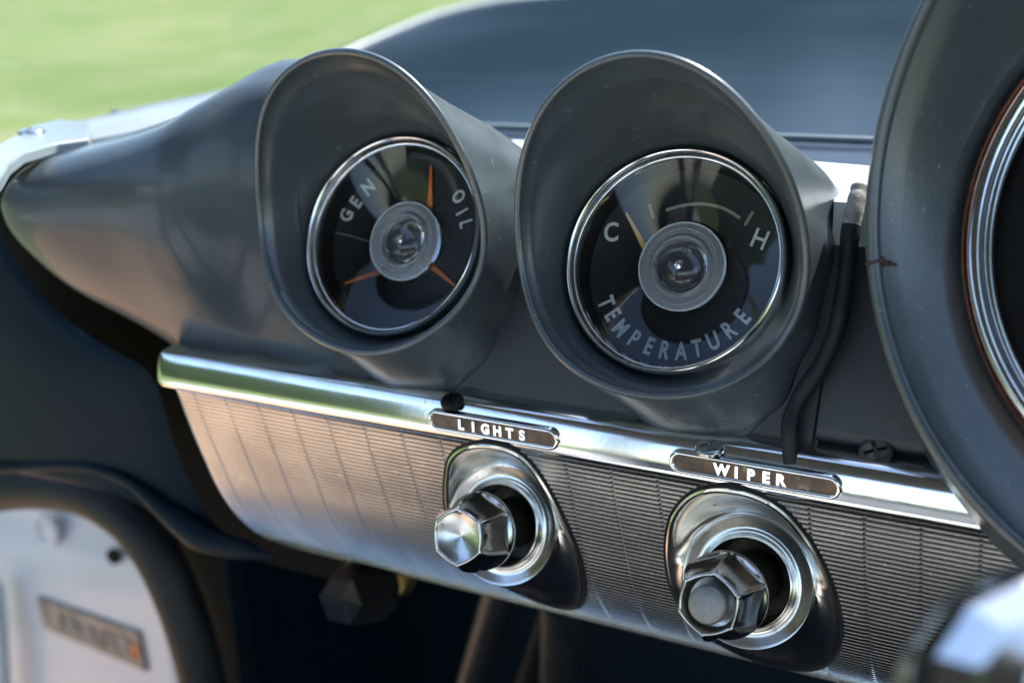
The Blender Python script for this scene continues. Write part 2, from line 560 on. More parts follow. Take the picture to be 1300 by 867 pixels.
upr = smooth_line([at(x, y, d) for x, y, d in ((60, 168, .42), (92, 157, .44), (150, 143, .47), (200, 131, .50), (270, 118, .55), (325, 103, .60))], 40)
lwr = smooth_line([at(x, y, d) for x, y, d in ((60, 192, .40), (112, 179, .42), (160, 169, .44), (200, 159, .46), (270, 137, .50), (325, 122, .55))], 40)
v, f = grid([[p + V((0, .004, -.006)) for p in upr], [p + V((0, .001, -.001)) for p in upr], [p.lerp(q, .12) + V((0, 0, .0015)) for p, q in zip(upr, lwr)], [p.lerp(q, .5) + V((0, 0, .003)) for p, q in zip(upr, lwr)],
             [p.lerp(q, .88) + V((0, 0, .0015)) for p, q in zip(upr, lwr)], lwr, [p + V((0, 0, -.006)) for p in lwr]])
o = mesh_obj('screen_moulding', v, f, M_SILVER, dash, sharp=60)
o['label'] = 'pale sunlit moulding along the windscreen base'

# ---- chrome moulding + ribbed switch panel -------------------------------
sp = empty('switch_panel', Matrix.Translation((-0.15, 0.37, -0.2)))
tag(sp, 'ribbed aluminium switch panel with chrome top moulding below the pods', 'switch panel')
SPI = Matrix.Translation((0.15, -0.37, 0.2))


def sp_obj(name, v, f, mat, parent=None, **k):
    return mesh_obj(name, [SPI @ V(p) for p in v], f, mat, parent or sp, **k)


STR = [(.384, -.1633), (.3735, -.1636), (.3708, -.1640), (.3692, -.1648), (.3682, -.1661), (.3672, -.1688), (.3663, -.1716), (.3656, -.1744), (.3652, -.1768), (.3653, -.1786), (.3660, -.1797), (.3676, -.1803), (.374, -.1805)]
xs = [-0.3925, -0.3922, -0.3912, -0.3895, -0.387] + [-0.38 + 0.02 * i for i in range(41)]
rows = []
for x in xs:
    t = min(1, max(0, (x + 0.3925) / 0.0055))
    k = sqrt(1 - (1 - t) ** 2)
    rows.append([V((x, .372 + (p[0] - .372) * (0.25 + .75 * k), -.1730 + (p[1] + .1730) * (0.55 + .45 * k))) for p in STR])
v, f = grid(rows)
f.append(tuple(range(len(STR))))
mould = sp_obj('moulding', v, f, M_STRIP)

PR = [(.3650, -.1795), (.3665, -.1830), (.3700, -.1955), (.3735, -.2070), (.3770, -.2175), (.3820, -.2320), (.3880, -.2450), (.3960, -.2580), (.4060, -.2700), (.4180, -.2802), (.4260, -.2860), (.436, -.2905), (.450, -.292)]
PRS = [(p.x, p.y) for p in smooth_line([V((a, b, 0)) for a, b in PR], 120)]


def panel_at(t):                                    # t in 0..1
    k = t * (len(PRS) - 1)
    i = min(int(k), len(PRS) - 2)
    u = k - i
    return V((0, PRS[i][0] * (1 - u) + PRS[i + 1][0] * u, PRS[i][1] * (1 - u) + PRS[i + 1][1] * u))


def onpanel(px, py):
    d = ray(px, py)
    for (a, b), (a2, b2) in zip(PRS[:-1], PRS[1:]):
        den = d.y * (b2 - b) - d.z * (a2 - a)
        if abs(den) < 1e-12:
            continue
        l = (a * (b2 - b) - b * (a2 - a)) / den
        t = (l * d.y - a) / (a2 - a) if abs(a2 - a) > abs(b2 - b) else (l * d.z - b) / (b2 - b)
        if -1e-4 <= t <= 1 + 1e-4:
            return d * l
    q = min(PRS, key=lambda p: abs(d.y * p[1] - d.z * p[0]))
    return V((d.x * q[0] / d.y, q[0], q[1]))


def panel_normal(P):
    best = min(range(len(PRS) - 1), key=lambda i: (PRS[i][0] - P.y) ** 2 + (PRS[i][1] - P.z) ** 2)
    a, b = PRS[max(best - 1, 0)], PRS[min(best + 2, len(PRS) - 1)]
    t = V((0, b[0] - a[0], b[1] - a[1])).normalized()
    n_ = V((0, t.z, -t.y))
    return n_ if n_.y < 0 else -n_


# escutcheon outlines traced on the panel
ESC1 = [(569, 606), (576, 580), (603, 566), (640, 568), (668, 585), (694, 622), (716, 668), (733, 712), (737, 748), (726, 768), (700, 766), (664, 752), (628, 734), (600, 712), (580, 680), (570, 645)]
ESC2 = [(850, 690), (857, 655), (882, 628), (920, 621), (962, 631), (998, 654), (1030, 696), (1052, 745), (1062, 792), (1058, 822), (1040, 843), (1004, 846), (962, 836), (922, 818), (884, 792), (860, 752), (852, 722)]
O1 = [onpanel(*p) for p in ESC1]
O2 = [onpanel(*p) for p in ESC2]


def inside(poly2, x, z):
    c = False
    j = len(poly2) - 1
    for i in range(len(poly2)):
        xi, zi = poly2[i]
        xj, zj = poly2[j]
        if (zi > z) != (zj > z) and x < (xj - xi) * (z - zi) / (zj - zi) + xi:
            c = not c
        j = i
    return c


HOLES = [[(p.x, p.z) for p in smooth_line(o_, 80, True)] for o_ in (O1, O2)]
# ribs: fine horizontal ridges 2 mm apart, thin upright grooves 19 mm apart
L = [0.0]
for (a, b), (a2, b2) in zip(PRS[:-1], PRS[1:]):
    L.append(L[-1] + hypot(a2 - a, b2 - b))
PITCH_R = 0.00212
nr = int(L[-1] / PITCH_R)
prof = []
for k in range(nr):
    for u, h in ((0.0, -0.00046), (0.15, -0.00050), (0.24, -0.00006), (0.50, 0.00003), (0.84, -0.00003), (0.96, -0.00030)):
        s = (k + u) * PITCH_R
        i = max(0, next((q for q in range(len(L)) if L[q] > s), len(L) - 1) - 1)
        u2 = (s - L[i]) / max(1e-9, L[i + 1] - L[i])
        p = V((0, PRS[i][0] * (1 - u2) + PRS[i + 1][0] * u2, PRS[i][1] * (1 - u2) + PRS[i + 1][1] * u2))
        t = V((0, PRS[i + 1][0] - PRS[i][0], PRS[i + 1][1] - PRS[i][1])).normalized()
        n_ = V((0, t.z, -t.y))
        if n_.y > 0:
            n_ = -n_
        prof.append((p, n_, h))
xs = []
x = -0.382
GR = 0.0182
gx = -0.3507
grooves = [gx - GR + GR * i for i in range(0, 46)]
xset = set()
while x < 0.40:
    xset.add(round(x, 5))
    x += 0.0016 if x < 0.03 else 0.008
for g in grooves:
    for d_ in (-0.0006, -0.0002, 0.0002, 0.0006):
        if -0.382 < g + d_ < 0.40:
            xset.add(round(g + d_, 5))
xs = sorted(xset)
rows = []
for x in xs:
    gd = min(abs(x - g) for g in grooves)
    dip = -0.00020 if gd < 0.00045 else 0.0
    e = min(1.0, (x + 0.382) / 0.004)
    edge = -0.004 * (1 - sqrt(max(0, 1 - (1 - e) ** 2)))
    rows.append([V((x, 0, 0)) + p + n_ * ((min(h, dip) if dip else h) + edge) for p, n_, h in prof])
nu = len(prof)
verts = [p for r in rows for p in r]
faces = []
for j in range(len(rows) - 1):
    for i in range(nu - 1):
        q = (j * nu + i, j * nu + i + 1, (j + 1) * nu + i + 1, (j + 1) * nu + i)
        cx = (verts[q[0]].x + verts[q[2]].x) / 2
        cz = (verts[q[0]].z + verts[q[2]].z) / 2
        if -0.26 < cx < -0.08 and any(inside(h, cx, cz) for h in HOLES):
            continue
        faces.append(q)
rib = sp_obj('ribbed_plate', verts, faces, M_RIB, sharp=15)
# left closing side and rim of the plate
cl = [V((-0.382, p[0], p[1])) for p in PRS[::4]]
o = sp_obj('end_cap', *grid([[p + V((0.0, 0.004, 0.001)) for p in cl], [p + V((-0.001, 0.006, 0.002)) for p in cl], [p + V((0, 0.06, 0.03)) for p in cl]]), M_SIDE)

# knobs' axis
KT = 0.2972
ka = V((0, -cos(KT), sin(KT)))                       # towards the driver
kx, ky = V((1, 0, 0)), V((0, sin(KT), cos(KT)))


def escutcheon(outl, centre):
    """chrome well: outline on the ribbed plate lofted to a round dish square to the knob axis"""
    n_ = 96
    pts = smooth_line(outl, 240, True)
    # resample by angle round the axis centre
    def ang(p):
        d = p - centre
        return atan2(d.dot(ky), d.dot(kx))
    A = sorted((ang(p), p) for p in pts)
    ring = []
    for i in range(n_):
        a = -pi + 2 * pi * i / n_
        k = min(range(len(A)), key=lambda q: abs((A[q][0] - a + pi) % (2 * pi) - pi))
        ring.append(A[k][1])
    ring = [(ring[i - 1] + ring[i] * 2 + ring[(i + 1) % n_]) / 4 for i in range(n_)]
    nrm = [panel_normal(p) for p in ring]
    cen = sum(ring, V()) / n_

    def circ(r, s):
        return [centre + (kx * cos(-pi + 2 * pi * i / n_) + ky * sin(-pi + 2 * pi * i / n_)) * r + ka * s for i in range(n_)]

    rws = []
    rws.append([p - q * 0.004 + (p - cen).normalized() * 0.0010 for p, q in zip(ring, nrm)])
    rws.append([p + q * 0.0006 + (p - cen).normalized() * 0.0012 for p, q in zip(ring, nrm)])
    rws.append([p + q * 0.0012 + (p - cen).normalized() * 0.0004 for p, q in zip(ring, nrm)])
    rws.append([p + q * 0.0009 - (p - cen).normalized() * 0.0010 for p, q in zip(ring, nrm)])
    base = rws[-1]
    D = circ(0.0242, 0.0012)
    for t in (0.2, 0.45, 0.7, 0.9):
        row = []
        for i in range(n_):
            p = base[i].lerp(D[i], t)
            dz = (D[i] - base[i]).dot(ka)              # >0: dish proud of the plate here
            sag = sin(pi * t) * (0.20 if dz < 0 else 0.12) * abs(dz)
            p = p - ka * sag
            row.append(p)
        rws.append(row)
    rws.append(circ(0.0245, 0.0004 + 0.0012))
    rws.append(circ(0.0240, 0.0022))
    rws.append(circ(0.0228, 0.0020))
    rws.append(circ(0.0205, 0.0004))
    rws.append(circ(0.0185, 0.0004))
    rws.append(circ(0.0174, 0.0012))
    rws.append(circ(0.0169, 0.0030))
    rws.append(circ(0.0163, 0.0033))
    rws.append(circ(0.0158, 0.0026))
    rws.append(circ(0.0150, -0.004))
    vv, ff = grid(rws, close_u=True)
    es = sp_obj('escutcheon', vv, ff, M_DISH, sharp=50)
    hole = [circ(0.0151, -0.003), circ(0.0148, -0.010), circ(0.006, -0.011)]
    vv, ff = grid(hole, close_u=True)
    ff.append(tuple(2 * n_ + i for i in range(n_)))
    sp_obj('collar', vv, ff, M_GRIME, es)
    # black gasket under the rim
    gs = [[p + q * 0.0004 + (p - cen).normalized() * 0.0004 for p, q in zip(ring, nrm)],
          [p + q * 0.0006 + (p - cen).normalized() * 0.0022 for p, q in zip(ring, nrm)],
          [p - q * 0.0010 + (p - cen).normalized() * 0.0026 for p, q in zip(ring, nrm)]]
    vv, ff = grid(gs, close_u=True)
    sp_obj('gasket', vv, ff, M_RUBBER, es)
    return es


K1 = onpanel(641, 665) + ka * 0.001
K2 = onpanel(951, 737) + ka * 0.001
escutcheon(O1, K1)
escutcheon(O2, K2)


# nameplates on the moulding
def nameplate(pl, pr_, txt, ta, tb, size):
    Y = 0.3656
    a, b = at(*pl, Y), at(*pr_, Y)
    zc = -0.1727
    rr = 0.00255
    x0, x1 = a.x + rr, b.x - rr

    def stad(r, y):
        pts = []
        for i in range(17):
            q = pi / 2 + pi * i / 16
            pts.append(V((x0 + r * cos(q), y, zc + r * sin(q))))
        for i in range(17):
            q = -pi / 2 + pi * i / 16
            pts.append(V((x1 + r * cos(q), y, zc + r * sin(q))))
        return pts
    rws = [stad(rr + .0021, Y + .0010), stad(rr + .0018, Y - .0004), stad(rr + .0012, Y - .0012), stad(rr + .0005, Y - .0012), stad(rr, Y - .0004), stad(rr, Y + .001)]
    vv, ff = grid(rws, close_u=True)
    pl_ = sp_obj('nameplate', vv, ff, M_STRIP, mould, sharp=60)
    vv = stad(rr + .0002, Y - .00025)
    pan = sp_obj('inlay', vv, [tuple(range(len(vv)))], M_BROWN, mould, smooth=False)
    ax, bx = at(*ta, Y).x, at(*tb, Y).x
    # letters one by one, spread between ax and bx
    mats = []
    me_all = bmesh.new()
    nL = len(txt)
    for i, ch in enumerate(txt):
        xx = ax + (bx - ax) * i / (nL - 1)
        m4 = SPI @ Matrix(((1, 0, 0, xx), (0, 0, -1, Y - .0004), (0, 1, 0, zc), (0, 0, 0, 1)))
        me = text_mesh('lettering', ch, size, 0.0004, M_CHROME, None, m4, offset=0.00026, sx=0.92, bev=0.00012)
        me_all.from_mesh(me)
        bpy.data.meshes.remove(me)
    me = bpy.data.meshes.new('lettering')
    me_all.to_mesh(me)
    me_all.free()
    me.materials.append(M_STRIP)
    ob = add_mesh('lettering', me, mould)
    ob['label'] = 'raised chrome word ' + txt
    return pl_


nameplate((549, 529), (705, 561), 'LIGHTS', (587, 541), (664, 551), 0.0054)
nameplate((856, 586), (1062, 623), 'WIPER', (917, 597), (993, 611), 0.0056)


# ---- knobs ----------------------------------------------------------------
def knob_len(K, px):
    lo, hi = 0.0, 0.06
    for _ in range(40):
        m_ = (lo + hi) / 2
        if project(K + ka * m_)[0] > px:
            lo = m_
        else:
            hi = m_
    return lo


def knob(K, length, label, button, rot):
    root = empty('control_knob', frame(K, kx, ky, ka))
    tag(root, label, 'knob', 'faceted chrome knobs on the ribbed panel')
    n_ = 288
    rb, rf = 0.0148, 0.0098
    z1 = length
    z0 = length - 0.0190

    def poly_r(a, r, sharp):
        q = (a - rot) % (pi / 3)
        hexr = r * cos(pi / 6) / cos(q - pi / 6)
        # thin raised edge along each corner
        dq = min(q, pi / 3 - q)
        bead = 0.0007 * math.exp(-(dq / 0.05) ** 2) - 0.0004 * sin(pi * q / (pi / 3))
        return hexr * 1.07 * sharp + r * (1 - sharp) + bead * sharp

    prof = [(0.62, z0 - 0.0005, 0), (0.97, z0 - 0.0005, 0), (1.02, z0 + 0.0006, 0.0), (1.025, z0 + 0.0022, 0.0), (1.00, z0 + 0.0031, 0.1), (0.975, z0 + 0.0036, 0.5), (0.965, z0 + 0.0050, 0.8),
            (0.93, z0 + 0.0080, 0.9), (0.885, z0 + 0.0112, 0.9), (0.815, z0 + 0.0150, 0.9), (0.765, z0 + 0.0168, 0.85), (0.745, z0 + 0.0175, 0.55), (0.735, z0 + 0.0181, 0.45), (0.710, z0 + 0.0188, 0.4), (0.680, z0 + 0.0190, 0.4), (0.650, z0 + 0.0188, 0.35), (0.630, z0 + 0.0182, 0.3)]
    rws = []
    for r, z, sh in prof:
        rws.append([V((poly_r(2 * pi * i / n_, r * rb, sh) * cos(2 * pi * i / n_), poly_r(2 * pi * i / n_, r * rb, sh) * sin(2 * pi * i / n_), z)) for i in range(n_)])
    vv, ff = grid(rws, close_u=True)
    ff.append(tuple(range(n_)))
    mesh_obj('cap', vv, ff, M_KNOB, root, sharp=55)
    if not button:
        vv, ff = lathe([(0.0095, z1 - .0005), (0.0090, z1 - .0009), (0.006, z1 - .0018), (0.003, z1 - .0026), (0.0001, z1 - .0032)], 72)
        mesh_obj('face_disc', vv, ff, M_BRUSH, root)
    else:
        vv, ff = lathe([(0.0095, z1 - .0005), (0.0089, z1 - .0012), (0.0082, z1 - .0052), (0.0060, z1 - .0056), (0.0001, z1 - .0056)], 72)
        mesh_obj('face_disc', vv, ff, M_KNOB, root, sharp=50)
        vv, ff = lathe([(0.0066, z1 - .0058), (0.0065, z1 + .0010), (0.0062, z1 + .0018), (0.0055, z1 + .0022), (0.0028, z1 + .0024), (0.0001, z1 + .0025)], 72)
        mesh_obj('push_button', vv, ff, M_BUTTON, root, sharp=50)
    vv, ff = lathe([(0.0100, -0.0105), (0.0100, z0 - 0.003), (0.0118, z0 - 0.0028), (0.0122, z0 - 0.0006)], 48)
    mesh_obj('shaft', vv, ff, M_GRIME, root, sharp=50)
    return root


L1 = knob_len(K1, 580)
L2 = knob_len(K2, 899)
print('knob lengths', L1, L2, project(K1 + ka * L1), project(K2 + ka * L2))
knob(K1, L1, 'chrome faceted knob with a brushed concave face under the word LIGHTS', False, radians(38))
knob(K2, L2, 'chrome faceted knob with a dull grey centre button under the word WIPER', True, radians(25))


# ---- gauge pods -------------------------------------------------------------
def fourier(q, a):
    s = q[0]
    for i in range((len(q) - 1) // 2):
        s += q[1 + 2 * i] * cos((i + 1) * a) + q[2 + 2 * i] * sin((i + 1) * a)
    return s / 1000.0


def interp_ang(tab, a):
    """periodic interpolation of (degrees, value)"""
    d = math.degrees(a) % 360
    T = sorted((k % 360, v) for k, v in tab)
    T = [(T[-1][0] - 360, T[-1][1])] + T + [(T[0][0] + 360, T[0][1])]
    for (k0, v0), (k1, v1) in zip(T[:-1], T[1:]):
        if k0 <= d <= k1:
            u = (d - k0) / (k1 - k0)
            u = u * u * (3 - 2 * u)
            return v0 + (v1 - v0) * u
    return T[0][1]


def pod(C, label, r0, k, q, base_tab, flare_p, bezel_r, sback=-0.048, lip=0.0016, name='gauge_pod', rin_end=None):
    root = empty(name, frame(C))
    tag(root, label, 'gauge pod', 'gauge pods along the dashboard')
    n_ = 180
    rws = []
    cols_ = []
    for i in range(n_):
        a = 2 * pi * i / n_
        s1 = fourier(q, a)
        ro = r0 + k * s1
        rb = interp_ang(base_tab, a)
        p = interp_ang(flare_p, a)
        pr = [(rb, sback), (rb, -0.034)]
        for j in range(11):
            u = j / 10
            s = -0.020 + (s1 - 0.0015 + 0.020) * u
            cone = r0 + k * s - 0.0006
            pr.append((cone + (rb - (r0 - k * 0.02 - 0.0006)) * (1 - u) ** p, s))
        # rounded lip
        for d in (150, 120, 90, 60, 30, 0, -30):
            pr.append((ro - lip * 0.9 + lip * 0.9 * sin(radians(d - 90 + 30)) * -1, s1 - lip + lip * cos(radians(d - 60)) + 0.0))
        # inner wall
        ri = ro - lip * 2.0
        re_ = (rin_end or bezel_r * 1.012)
        se = -0.006
        for j in range(1, 11):
            u = j / 10
            s = (s1 - lip * 1.2) * (1 - u) + se * u
            w_ = u ** 0.9
            pr.append((ri * (1 - w_) + re_ * w_, s))
        cols_.append([V((r * cos(a), r * sin(a), s)) for r, s in pr])
    rws = [[c[j] for c in cols_] for j in range(len(cols_[0]))]
    vv, ff = grid(rws, close_u=True)
    mesh_obj('hood', vv, ff, M_POD, root, sharp=75)
    # bezel
    b = bezel_r
    vv, ff = lathe([(b * 1.012, -.007), (b * 1.010, -.0016), (b * 1.004, -.0002), (b * .994, .0008), (b * .980, .0012), (b * .966, .0008), (b * .955, -.0004), (b * .948, -.0020), (b * .940, -.0024), (b * .930, -.0024), (b * .922, -.0034), (b * .918, -.0046)], 128)
    mesh_obj('bezel', vv, ff, M_CHROME, root, sharp=60)
    return root


PODTAB2 = [(38, .0585), (60, .057), (90, .055), (130, .052), (180, .050), (225, .0505), (250, .0545), (278, .0605), (297, .0630), (311, .0600), (331, .0525), (354, .0497), (19, .0525)]
PODTAB1 = [(38, .0585), (60, .057), (90, .057), (130, .062), (165, .072), (190, .070), (215, .058), (250, .0550), (278, .0600), (297, .0625), (311, .0600), (331, .0530), (354, .0505), (19, .0535)]
FL2 = [(38, 1.1), (90, 1.2), (180, 1.1), (270, 1.0), (330, 1.3)]
FL1 = [(38, 1.1), (90, 1.4), (130, 1.9), (180, 2.2), (220, 1.6), (270, 1.0), (330, 1.3)]
Q2 = [24.5, -7.9, 25.5, -9.0, 3.5, 0.1, 1.1, -0.8, -0.5]
Q1 = [25.4, -3.1, 22.4, -6.8, 1.6, -0.8, 0.5, -1.8, 0.4]
g1 = pod(C1, 'grey hooded gauge pod reading GEN and OIL with orange needles', .0484, .1549, Q1, PODTAB1, FL1, .0400)
g2 = pod(C2, 'grey hooded TEMPERATURE gauge pod with an amber needle near C', .0494, .0833, Q2, PODTAB2, FL2, .0400)
Q3 = [45.8, 21.5, 29.0, -5.4, -1.0]
g3 = pod(C3, 'large dark grey hooded gauge pod cut off by the picture edge', .117, .10, Q3, [(0, .124), (180, .120), (270, .124)], [(0, 1.2), (180, 1.2)], .0900, lip=0.0026, rin_end=.0914)

DS = -0.0135                                          # dial plate depth


def dial(root, R, ds=DS, lens=True):
    vv, ff = lathe([(R, ds), (R * .985, ds), (R * .97, ds + .0004), (R * .955, ds), (R * .5, ds), (.0002, ds)], 96)
    face = mesh_obj('dial_face', vv, ff, M_DIAL, root, sharp=50)
    # dark inner wall between bezel and dial
    vv, ff = lathe([(R * .992, -.0045), (R * .992, ds - .0005)], 96)
    mesh_obj('dial_wall', vv, ff, M_DIAL, root)
    return face


def lens_hub(root):
    prof = [(.0372, -.0028), (.030, -.0054), (.023, -.0083), (.0185, -.0103), (.0158, -.0116)]
    vv, ff = lathe(prof, 128)
    ln = mesh_obj('lens', vv, ff, M_LENS, root, face_to=V((0, 0, 1)))
    vv, ff = lathe([(.0088, -.0128), (.0160, -.0128), (.0161, -.0112), (.0156, -.0104), (.0150, -.0098), (.0144, -.0102), (.0137, -.0095), (.0131, -.0100), (.0125, -.0096), (.0119, -.0100), (.0112, -.0090), (.0106, -.0086), (.0100, -.0090), (.0095, -.0104), (.0090, -.0113), (.0088, -.0128)], 96)
    mesh_obj('hub', vv, ff, M_HUB, ln, sharp=80)
    vv, ff = lathe([(.0160, -.0111), (.0163, -.0107), (.0162, -.0102), (.0158, -.0101), (.0156, -.0104)], 96)
    mesh_obj('hub_rim', vv, ff, M_HUBRIM, ln, sharp=80)
    vv, ff = lathe([(.0001, -.0128), (.0086, -.0128), (.0086, -.0108), (.0080, -.0096), (.0070, -.0084), (.0055, -.0073), (.0032, -.0065), (.0001, -.0062)], 64)
    mesh_obj('hub_core', vv, ff, M_CORE, ln, sharp=80)
    vv, ff = lathe([(.0001, -.0078), (.0014, -.0081), (.0019, -.0088), (.0014, -.0095), (.0001, -.0099)], 32)
    mesh_obj('pivot', vv, ff, M_CHROME, root)
    return ln


def needle(root, C, tip, basep, wid, mat, s=-0.0124):
    a, b = on_dial(*tip, C, s), on_dial(*basep, C, s)
    d = (b - a).normalized()
    b = b + d * 0.006
    nrm = V((-d.y, d.x, 0))
    top = [a + nrm * wid * .28, b + nrm * wid, b - nrm * wid, a - nrm * wid * .28]
    vv = [V((p.x, p.y, s)) for p in top] + [V((p.x, p.y, s - .0004)) for p in top]
    mesh_obj('needle', vv, [(0, 1, 2, 3), (7, 6, 5, 4), (0, 4, 5, 1), (1, 5, 6, 2), (2, 6, 7, 3), (3, 7, 4, 0)], mat, root, smooth=False)


def lettering(face, C, items, size, mode, sx=0.85, mat=None, off=0.00010, fix=None):
    bmx = bmesh.new()
    for ch, px, py in items:
        p = on_dial(px, py, C, DS)
        a = atan2(p.y, p.x)
        rot = a + pi / 2 if mode == 'in' else a - pi / 2
        if fix is not None:
            rot = fix
        m4 = Matrix.Translation((p.x, p.y, DS + .00025)) @ Matrix.Rotation(rot, 4, 'Z')
        me = text_mesh('t', ch, size, 0.00012, mat or M_PRINT, None, m4, offset=off, sx=sx)
        bmx.from_mesh(me)
        bpy.data.meshes.remove(me)
    me = bpy.data.meshes.new('lettering')
    bmx.to_mesh(me)
    bmx.free()
    me.materials.append(mat or M_PRINT)
    return add_mesh('lettering', me, face)


def z1(x, y):
    return (380 + x / 3.096, 160 + y / 3.096)


def z2(x, y):
    return (700 + x / 2.709, 170 + y / 2.709)


f1 = dial(g1, .0372)
f2 = dial(g2, .0372)
f3 = dial(g3, .0835, ds=-.016)
lettering(f1, C1, [(c, *z1(x, y)) for c, x, y in (('G', 186, 352), ('E', 224, 300), ('N', 272, 242))], .0088, 'out', off=.00022, sx=.78)['label'] = 'pale printed word GEN'
lettering(f1, C1, [(c, *z1(x, y)) for c, x, y in (('O', 628, 278), ('I', 641, 338), ('L', 657, 386))], .0080, 'out', off=.00012, sx=.75)['label'] = 'pale printed word OIL'
needle(g1, C1, z1(517, 156), z1(512, 320), .0014, M_ORANGE)
needle(g1, C1, z1(178, 619), z1(312, 574), .0014, M_ORANGE)
needle(g1, C1, z1(614, 630), z1(530, 560), .0014, M_ORANGE)
lettering(f2, C2, [(c, *z2(x, y)) for c, x, y in (('T', 190, 580), ('E', 213, 622), ('M', 240, 668), ('P', 287, 705), ('E', 338, 730), ('R', 392, 743), ('A', 447, 747), ('T', 502, 737), ('U', 557, 712), ('R', 612, 673), ('E', 658, 628))], .0088, 'in', off=.00026, sx=.70)['label'] = 'pale printed word TEMPERATURE'
lettering(f2, C2, [('C', *z2(207, 338))], .0100, 'out', fix=radians(8), off=.0002)['label'] = 'pale printed letter C'
lettering(f2, C2, [('H', *z2(718, 362))], .0098, 'out', fix=radians(-14), off=.0001)['label'] = 'pale printed letter H'
needle(g2, C2, z2(257, 272), z2(330, 408), .0014, M_YELLOW)


def stroke(face, C, pts, wid, mat):
    P = [on_dial(*p, C, DS) for p in pts]
    P = smooth_line(P, 24) if len(P) > 2 else P
    rws = [[], [], [], []]
    for i, p in enumerate(P):
        d = (P[min(i + 1, len(P) - 1)] - P[max(i - 1, 0)]).normalized()
        nn = V((-d.y, d.x, 0)) * wid
        for r_, (sg, s) in zip(rws, ((1, DS + .00005), (1, DS + .0003), (-1, DS + .0003), (-1, DS + .00005))):
            r_.append(V((p.x, p.y, s)) + nn * sg)
    mesh_obj('mark_or_reflection', *grid(rws), mat, face, smooth=False)


stroke(f2, C2, [z2(395, 263), z2(455, 247), z2(520, 242), z2(590, 256), z2(650, 291)], .00055, M_PRINT_REFL)
stroke(f2, C2, [z2(337, 242), z2(352, 292)], .00055, M_PRINT_REFL)
stroke(f2, C2, [z2(694, 268), z2(666, 316)], .00055, M_PRINT_REFL)
stroke(f1, C1, [z1(100, 400), z1(112, 413), z1(200, 432), z1(290, 460)], .00018, M_PRINT_REFL)  # faint lens reflection drawn as a coloured line on the dial
lens_hub(g1)
lens_hub(g2)
vv, ff = lathe([(.0835, -.0045), (.05, -.0015), (.0001, .001)], 96)
mesh_obj('lens', vv, ff, M_LENS, g3, face_to=V((0, 0, 1)))
vv, ff = lathe([(.0908, -.0005), (.0914, .0012), (.0920, -.0005), (.0920, -.004)], 128)
mesh_obj('copper_ring', vv, ff, M_COPPER, g3)
# chipped paint on the big pod's rim
P = at(1114, 337, 0.30)
a = pi * 1.0
for i in range(180):
    aa = 2 * pi * i / 180
    q_ = C3 + (e1 * cos(aa) + e2 * sin(aa)) * (.117 + .1 * fourier(Q3, aa)) + en * fourier(Q3, aa)
    pp = project(q_)
    if abs(pp[1] - 337) < 6 and pp[0] < 1200:
        a = aa
s1 = fourier(Q3, a)
bmc = bmesh.new()
for k in range(7):
    bmesh.ops.create_icosphere(bmc, subdivisions=2, radius=0.0011 * random.uniform(.6, 1.1), matrix=Matrix.Translation(((.117 + .1 * s1 - .001 - .0012 * k) * cos(a), (.117 + .1 * s1 - .001 - .0012 * k) * sin(a) + random.uniform(-.0008, .0008), s1 - .0006 - max(0, k - 2) * .0012)))
me = bpy.data.meshes.new('paint_chip')
bmc.to_mesh(me)
bmc.free()
me.materials.append(M_CHIP)
add_mesh('paint_chip', me, g3)


# ---- screws -----------------------------------------------------------------
def screw(P, nrm, r, mat, parent, dome=.45):
    z = nrm.normalized()
    x = V((1, 0, 0)) if abs(z.x) < .9 else V((0, 1, 0))
    x = (x - z * x.dot(z)).normalized()
    y = z.cross(x)
    n_ = 96
    rws = []
    for rr, s in ((1.0, -.25), (1.0, 0), (.97, .12), (.92, .20), (.86, .26), (.80, .31), (.74, .34), (.68, .37), (.62, .39), (.56, .41), (.50, .42), (.42, .43), (.34, .44), (.26, .45), (.18, .455), (.10, .46), (.02, .46)):
        row = []
        for i in range(n_):
            a = 2 * pi * i / n_
            xx, yy = rr * cos(a), rr * sin(a)
            h = s * dome / .45
            slot = min(abs(xx * .9 + yy * .43), abs(-xx * .43 + yy * .9))
            if slot < .11 and rr < .66:
                h -= .30
            row.append(P + (x * xx + y * yy + z * h) * r)
        rws.append(row)
    vv, ff = grid(rws, close_u=True)
    inv = parent.matrix_world.inverted()
    return mesh_obj('screw', [inv @ p for p in vv], ff, mat, parent, sharp=25)


screw(onplane(901, 567, C2 + en * -.014, en) + V((0, .0005, -.0004)), V((0, -.22, .97)), .0052, M_KNOB, g2, dome=.3)
screw(onplane(573, 511, C1 + en * -.014, en) + V((0, .0005, .0006)), V((0, -.3, .95)), .0046, M_BLACKPL, g1)
screw(onplane(1112, 573, C2 + en * -.0195, en), V((0, -.66, .75)), .0056, M_DULL, dash, dome=.2)

# ---- rubber cord between pods -------------------------------------------------
cpts = []
for px, py, s in ((1092, 238, -.012), (1086, 262, -.010), (1080, 290, -.010), (1076, 330, -.011), (1070, 380, -.012), (1060, 425, -.013), (1040, 468, -.014), (1018, 500, -.015), (1006, 525, -.015), (1003, 550, -.015), (1004, 588, -.017)):
    cpts.append(onplane(px, py, C2 + en * s, en))
path = smooth_line(cpts, 60)
v, f = tube(path[10:], [.0030 + .0002 * sin(i * .5) for i in range(50)], 16)
o = mesh_obj('rubber_cord', v, f, M_RUBBER)
tag(o, 'black rubber cord running down between the temperature pod and the big pod', 'cord')
v, f = tube(path[:12], [.0031 + .0005 * noise.noise(V((i * .8, 0, 0))) for i in range(12)], 16)
mesh_obj('bare_end', v, f, M_CHIPPED, o)['label'] = 'pale chipped upper end of the cord'

